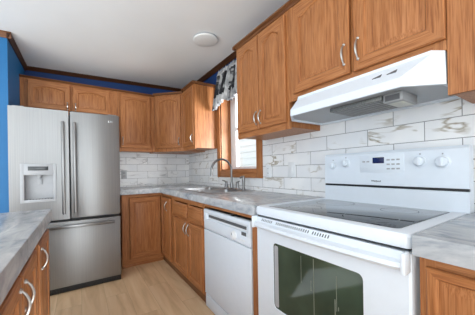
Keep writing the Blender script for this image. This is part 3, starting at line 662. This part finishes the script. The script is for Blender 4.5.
# backguard
b = MB(); yg0, yg1 = 0.312, 1.036
prof = [(1.395, 0.914), (1.395, 1.006), (1.412, 1.008), (1.412, 1.018), (1.392, 1.020), (1.398, 1.198), (1.408, 1.212), (1.455, 1.212), (1.455, 0.914)]
b.prism([(x, yg0, z) for x, z in prof], (0, yg1-yg0, 0), WHITE)
bgd = b.build('backguard', t)
b = MB(); b.box(1.396, 1.4125, yg0+0.002, yg1-0.002, 1.0075, 1.0185, BLACK); b.build('gap_strip', bgd)
for yy, zz, rr in ((0.972, 1.137, 0.027), (0.882, 1.150, 0.027), (0.490, 1.146, 0.029), (0.402, 1.140, 0.031)):
    xs_ = 1.3955; b = MB(); b.lathe((xs_+0.001, yy, zz), (-1, 0, 0.03), [(0, rr), (0.005, rr), (0.007, rr*0.8), (0.022, rr*0.72), (0.024, rr*0.62)], WHITE, 28)
    b.box(xs_-0.031, xs_-0.02, yy-0.005, yy+0.005, zz-rr*0.66, zz+rr*0.66, WHITE, 0.002); kb = b.build('knob', bgd)
    b = MB(); b.box(xs_-0.001, xs_+0.002, yy-0.0025, yy+0.0025, zz+rr+0.004, zz+rr+0.010, GREYPL); b.build('dial_mark', kb)
b = MB(); b.box(1.3925, 1.399, 0.56, 0.79, 1.092, 1.188, WHITE, 0.001); b.build('control_pad', bgd)
b = MB(); b.box(1.390, 1.394, 0.655, 0.716, 1.143, 1.176, NAVY, 0.001); b.build('display', bgd)
b = MB()
for k in range(3):
    for j in range(3): b.box(1.3912, 1.394, 0.578+k*0.024, 0.594+k*0.024, 1.108+j*0.024, 1.116+j*0.024, SILVERPL)
for k in range(2): b.box(1.3912, 1.394, 0.735+k*0.024, 0.751+k*0.024, 1.15, 1.158, SILVERPL)
b.build('button', bgd)
cu = bpy.data.curves.new('lettering', 'FONT'); cu.body = 'Whirlpool'; cu.size = 0.0125; cu.offset = 0.0003; cu.extrude = 0.0004; cu.align_x = 'CENTER'; cu.resolution_u = 2
tmp = bpy.data.objects.new('lettering_source', cu); COL.objects.link(tmp); bpy.context.view_layer.update()
me = bpy.data.meshes.new_from_object(tmp.evaluated_get(bpy.context.evaluated_depsgraph_get())); bpy.data.objects.remove(tmp); bpy.data.curves.remove(cu)
Rm = Matrix(((0, 0, -1), (-1, 0, 0), (0, 1, 0))).to_4x4()
me.transform(Matrix.Translation(Vector((1.3922, 0.700, 1.040)) - t.location) @ Rm); me.materials.clear(); me.materials.append(DGREY)
lo = bpy.data.objects.new('logo_lettering', me); COL.objects.link(lo); lo.parent = bgd

# ================================================================== RANGE HOOD
t = thing('range_hood', 'white under-cabinet range hood above the stove', 'range hood', (1.3, 0.71, 1.43))
ya, yb = 0.319, 1.108
low = lambda z, g=0.0: [(XW-0.004, ya+g, z), (1.158, ya+g, z), (1.04+g, ya+0.106, z), (1.04+g, yb-0.104, z), (1.158, yb-g, z), (XW-0.004, yb-g, z)]
top = lambda z: [(XW-0.004, ya+0.002, z), (1.158, ya+0.002, z), (1.112, ya+0.03, z), (1.112, yb-0.10, z), (1.158, yb-0.05, z), (XW-0.004, yb-0.03, z)]
lip = lambda z, g: [(XW-0.03, ya+g, z), (1.16+g*0.4, ya+g, z), (1.04+g, ya+0.106+g*0.3, z), (1.04+g, yb-0.104-g*0.3, z), (1.16+g*0.4, yb-g, z), (XW-0.03, yb-g, z)]
b = MB(); b.loft([top(1.5565), top(1.543), low(1.466), low(1.43), lip(1.43, 0.012), lip(1.441, 0.014)], WHITE, True)
hs = b.build('canopy', t)
b = MB(); b.prism(lip(1.4405, 0.013), (0, 0, 0.004), HOODIN); b.build('underside', t)
b = MB(); b.box(1.125, 1.345, 0.535, 0.80, 1.418, 1.440, FILTER, 0.004)
for k in range(12): b.box(1.13, 1.34, 0.545+k*0.021, 0.549+k*0.021, 1.4165, 1.419, GREYPL)
b.build('grease_filter', t)
b = MB(); b.box(1.125, 1.275, 0.452, 0.530, 1.400, 1.440, GREYPL, 0.005); lb = b.build('lamp_housing', t)
b = MB(); b.box(1.123, 1.127, 0.463, 0.520, 1.406, 1.430, DGREY); b.box(1.15, 1.26, 0.462, 0.520, 1.3985, 1.401, LENS, 0.001); b.build('lamp_lens', lb)
for yy in (0.530, 0.470):   # the two switch windows on the front slope
    b = MB()
    P = lambda dy, f: Vector((1.112-0.072*f, yy+dy, 1.541-0.075*f)); nn = Vector((-0.075, 0, 0.072)).normalized()
    nn = nn if nn.z > 0 else -nn
    q = [P(-0.016, 0.34)+nn*0.0004, P(0.020, 0.50)+nn*0.0004, P(-0.016, 0.52)+nn*0.0004]
    b.prism(q, nn*0.003, DGREY); b.build('switch', t)

# ================================================================== SINK AND FAUCET
t = thing('sink', 'stainless double-bowl sink set into the long countertop under the window', 'sink', (1.18, 2.26, CT))
z = CT+0.0035; ym = (SY0+SY1)/2
bw0, bw1 = SX0+0.03, SX1-0.085
cells = []
X_ = [SX0, bw0, bw1, SX1]; Y_ = [SY0, SY0+0.03, ym-0.018, ym+0.018, SY1-0.03, SY1]
for i in range(3):
    for j in range(5):
        if not (i == 1 and j in (1, 3)): cells.append((X_[i], X_[i+1], Y_[j], Y_[j+1]))
o = cell_slab(cells, CT+0.0005, z+0.001, SINKM); o.build('rim', t)
for q0, q1 in ((SY0+0.03, ym-0.018), (ym+0.018, SY1-0.03)):
    b = MB(); zb = CT-0.17
    b.loft([ring_loop(bw0-0.001, bw1+0.001, q0-0.001, q1+0.001, z, 0.04), ring_loop(bw0+0.004, bw1-0.004, q0+0.004, q1-0.004, z-0.012, 0.04), ring_loop(bw0+0.015, bw1-0.015, q0+0.015, q1-0.015, zb+0.03, 0.05), ring_loop(bw0+0.045, bw1-0.045, q0+0.045, q1-0.045, zb, 0.04)], SINKM, False, True)
    bo = b.build('basin', t)
    b = MB(); b.lathe(((bw0+bw1)/2, (q0+q1)/2, zb), (0, 0, 1), [(0.0, 0.042), (0.002, 0.042), (0.003, 0.034), (0.001, 0.03)], CHROME, 20); b.build('drain', bo)
t = thing('faucet', 'brushed gooseneck faucet with two lever handles behind the sink', 'faucet', (1.377, 2.21, z+0.001))
fx, fyc, fz0 = 1.377, 2.21, z+0.001
b = MB(); b.box(fx-0.026, fx+0.026, fyc-0.155, fyc+0.155, fz0, fz0+0.012, CHROME, 0.005, 3); b.build('base_plate', t)
b = MB(); pts = [(fx, fyc, fz0+0.01), (fx, fyc, 1.0), (fx, fyc, 1.115)]; R_ = 0.122
for k in range(1, 17): an = math.pi*k/16; pts.append((fx-R_+R_*math.cos(an), fyc, 1.115+R_*math.sin(an)))
pts.append((fx-2*R_, fyc, 1.085)); b.tube(pts, 0.0115, STEEL_DK, 12); b.lathe((fx, fyc, fz0+0.01), (0, 0, 1), [(0, 0.024), (0.02, 0.02), (0.06, 0.015)], STEEL_DK, 16)
b.lathe((fx-2*R_, fyc, 1.09), (0, 0, -1), [(0, 0.0125), (0.01, 0.0145), (0.03, 0.0145)], STEEL_DK, 14); b.build('spout', t)
for s in (-1, 1):
    b = MB(); yy = fyc+s*0.115
    b.lathe((fx, yy, fz0+0.011), (0, 0, 1), [(0, 0.022), (0.012, 0.019), (0.045, 0.014), (0.062, 0.016), (0.070, 0.008)], STEEL_DK, 16)
    b.tube([(fx, yy, fz0+0.072), (fx-0.01, yy+s*0.03, fz0+0.082), (fx-0.015, yy+s*0.062, fz0+0.088)], [0.007, 0.006, 0.005], STEEL_DK, 8); b.build('lever_handle', t)
t = thing('side_sprayer', 'small upright sink sprayer right of the gooseneck faucet', 'sprayer', (1.377, 1.985, z+0.001))
b = MB(); b.lathe((1.377, 1.985, z+0.001), (0, 0, 1), [(0, 0.024), (0.008, 0.022), (0.02, 0.014), (0.03, 0.013)], STEEL_DK, 16); b.build('holder', t)
b = MB(); b.lathe((1.377, 1.985, z+0.031), (0, 0, 1), [(0, 0.011), (0.05, 0.014), (0.085, 0.017), (0.105, 0.015), (0.112, 0.008)], STEEL_DK, 16); b.tube([(1.377, 1.985, z+0.125), (1.35, 1.985, z+0.132), (1.335, 1.985, z+0.124)], [0.011, 0.012, 0.010], STEEL_DK, 10); b.build('spray_head', t)

# ================================================================== WALL PLATES
def plate_right(label, y0, y1, z0, z1, kind):
    t = thing('outlet', label, 'outlet', (XW, (y0+y1)/2, (z0+z1)/2), 'wall plates')
    b = MB(); b.box(XW-0.007, XW-0.0005, y0, y1, z0, z1, WHITEPL, 0.002); b.build('cover_plate', t)
    yc = (y0+y1)/2; zm = (z0+z1)/2
    if kind == 'outlet':
        for dz in (-0.022, 0.022):
            b = MB(); b.box(XW-0.0095, XW-0.006, yc-0.016, yc+0.016, zm+dz-0.015, zm+dz+0.015, WHITEPL, 0.003)
            for q in (-0.006, 0.006): b.box(XW-0.0100, XW-0.009, yc+q-0.0012, yc+q+0.0012, zm+dz-0.003, zm+dz+0.007, DGREY)
            b.build('receptacle', t)
    else:
        b = MB(); b.box(XW-0.0095, XW-0.006, yc-0.017, yc+0.017, zm-0.033, zm+0.033, WHITEPL, 0.001); b.box(XW-0.0125, XW-0.009, yc-0.014, yc+0.014, zm-0.03, zm+0.004, WHITEPL, 0.001); b.build('rocker', t)
plate_right('white double outlet on tile beside the window casing', 1.675, 1.745, 1.045, 1.165, 'outlet')
plate_right('white rocker switch plate on tile nearest the stove backguard', 1.378, 1.452, 1.055, 1.178, 'switch')
t = thing('outlet', 'small grey outlet on the back wall tile beside the refrigerator', 'outlet', (0.517, YB, 1.084), 'wall plates')
b = MB(); b.box(0.482, 0.552, YB-0.007, YB-0.0005, 1.026, 1.142, SILVERPL, 0.002); b.build('cover_plate', t)
for dz in (-0.022, 0.022):
    b = MB(); b.box(0.501, 0.533, YB-0.0095, YB-0.006, 1.084+dz-0.015, 1.084+dz+0.015, GREYPL, 0.003); b.build('receptacle', t)

# ================================================================== CEILING LAMP AND VALANCE
lx, ly = 1.04, 2.11; lz = zc(lx)
t = thing('ceiling_light', 'round flat white flush-mount light on the ceiling', 'ceiling light', (lx, ly, lz))
sl = Vector((0.03, 0, -1)).normalized()
b = MB(); b.lathe((lx, ly, lz), sl, [(0.0, 0.114), (0.018, 0.114)], SILVERPL, 48); b.build('housing_ring', t)  # grey colour stands in for shade on the side of the disc
b = MB(); b.lathe((lx, ly, lz), sl, [(0.015, 0.119), (0.020, 0.119), (0.026, 0.116), (0.033, 0.10), (0.037, 0.05), (0.0375, 0.004)], LAMPW, 48); b.build('diffuser', t)

t = thing('valance', 'grey, black and white floral gathered valance over the kitchen window', 'curtain', (1.41, 2.24, 2.26))
b = MB(); nY, nZ = 150, 18; grid = []
for i in range(nY+1):
    s = i/nY; yy = 2.56-0.75*s
    swag = 1.935 - 0.05*abs(math.sin(math.pi*s*3.0+0.2)); 
    if s < 0.22: swag = 1.855 + 0.08*max(0, s-0.13)/0.09
    amp = 0.016; row = []
    for j in range(nZ+1):
        q = j/nZ; z_ = 2.315 + (swag-2.315)*q
        gather = 0.6+0.9*q
        ox_ = amp*gather*math.sin(s*2*math.pi*13+0.7*math.sin(s*23)) + 0.006*math.sin(s*61+q*4)
        pin = math.exp(-((z_-2.262)/0.025)**2)
        row.append((1.425 - 0.045*q - 0.012*pin + ox_*(1-0.3*pin), yy+0.085*q*max(0, 1-s*1.6), z_ + (0.012*math.sin(s*2*math.pi*26) if j == 0 else 0)))
    grid.append(row)
bm = b.bm; vv = [[bm.verts.new(p_) for p_ in r] for r in grid]; b.mi(VAL)
for i in range(nY):
    for j in range(nZ): bm.faces.new((vv[i][j], vv[i+1][j], vv[i+1][j+1], vv[i][j+1]))
vo_ = b.build('fabric', t); md = vo_.modifiers.new('thickness', 'SOLIDIFY'); md.thickness = 0.002
b = MB(); b.tube([(1.438, 2.575, 2.262), (1.438, 1.79, 2.262)], 0.007, WHITEPL, 10)
for yy in (2.571, 1.795): b.tube([(1.438, yy, 2.262), (XW, yy, 2.262)], 0.006, WHITEPL, 8)
b.build('rod', t)
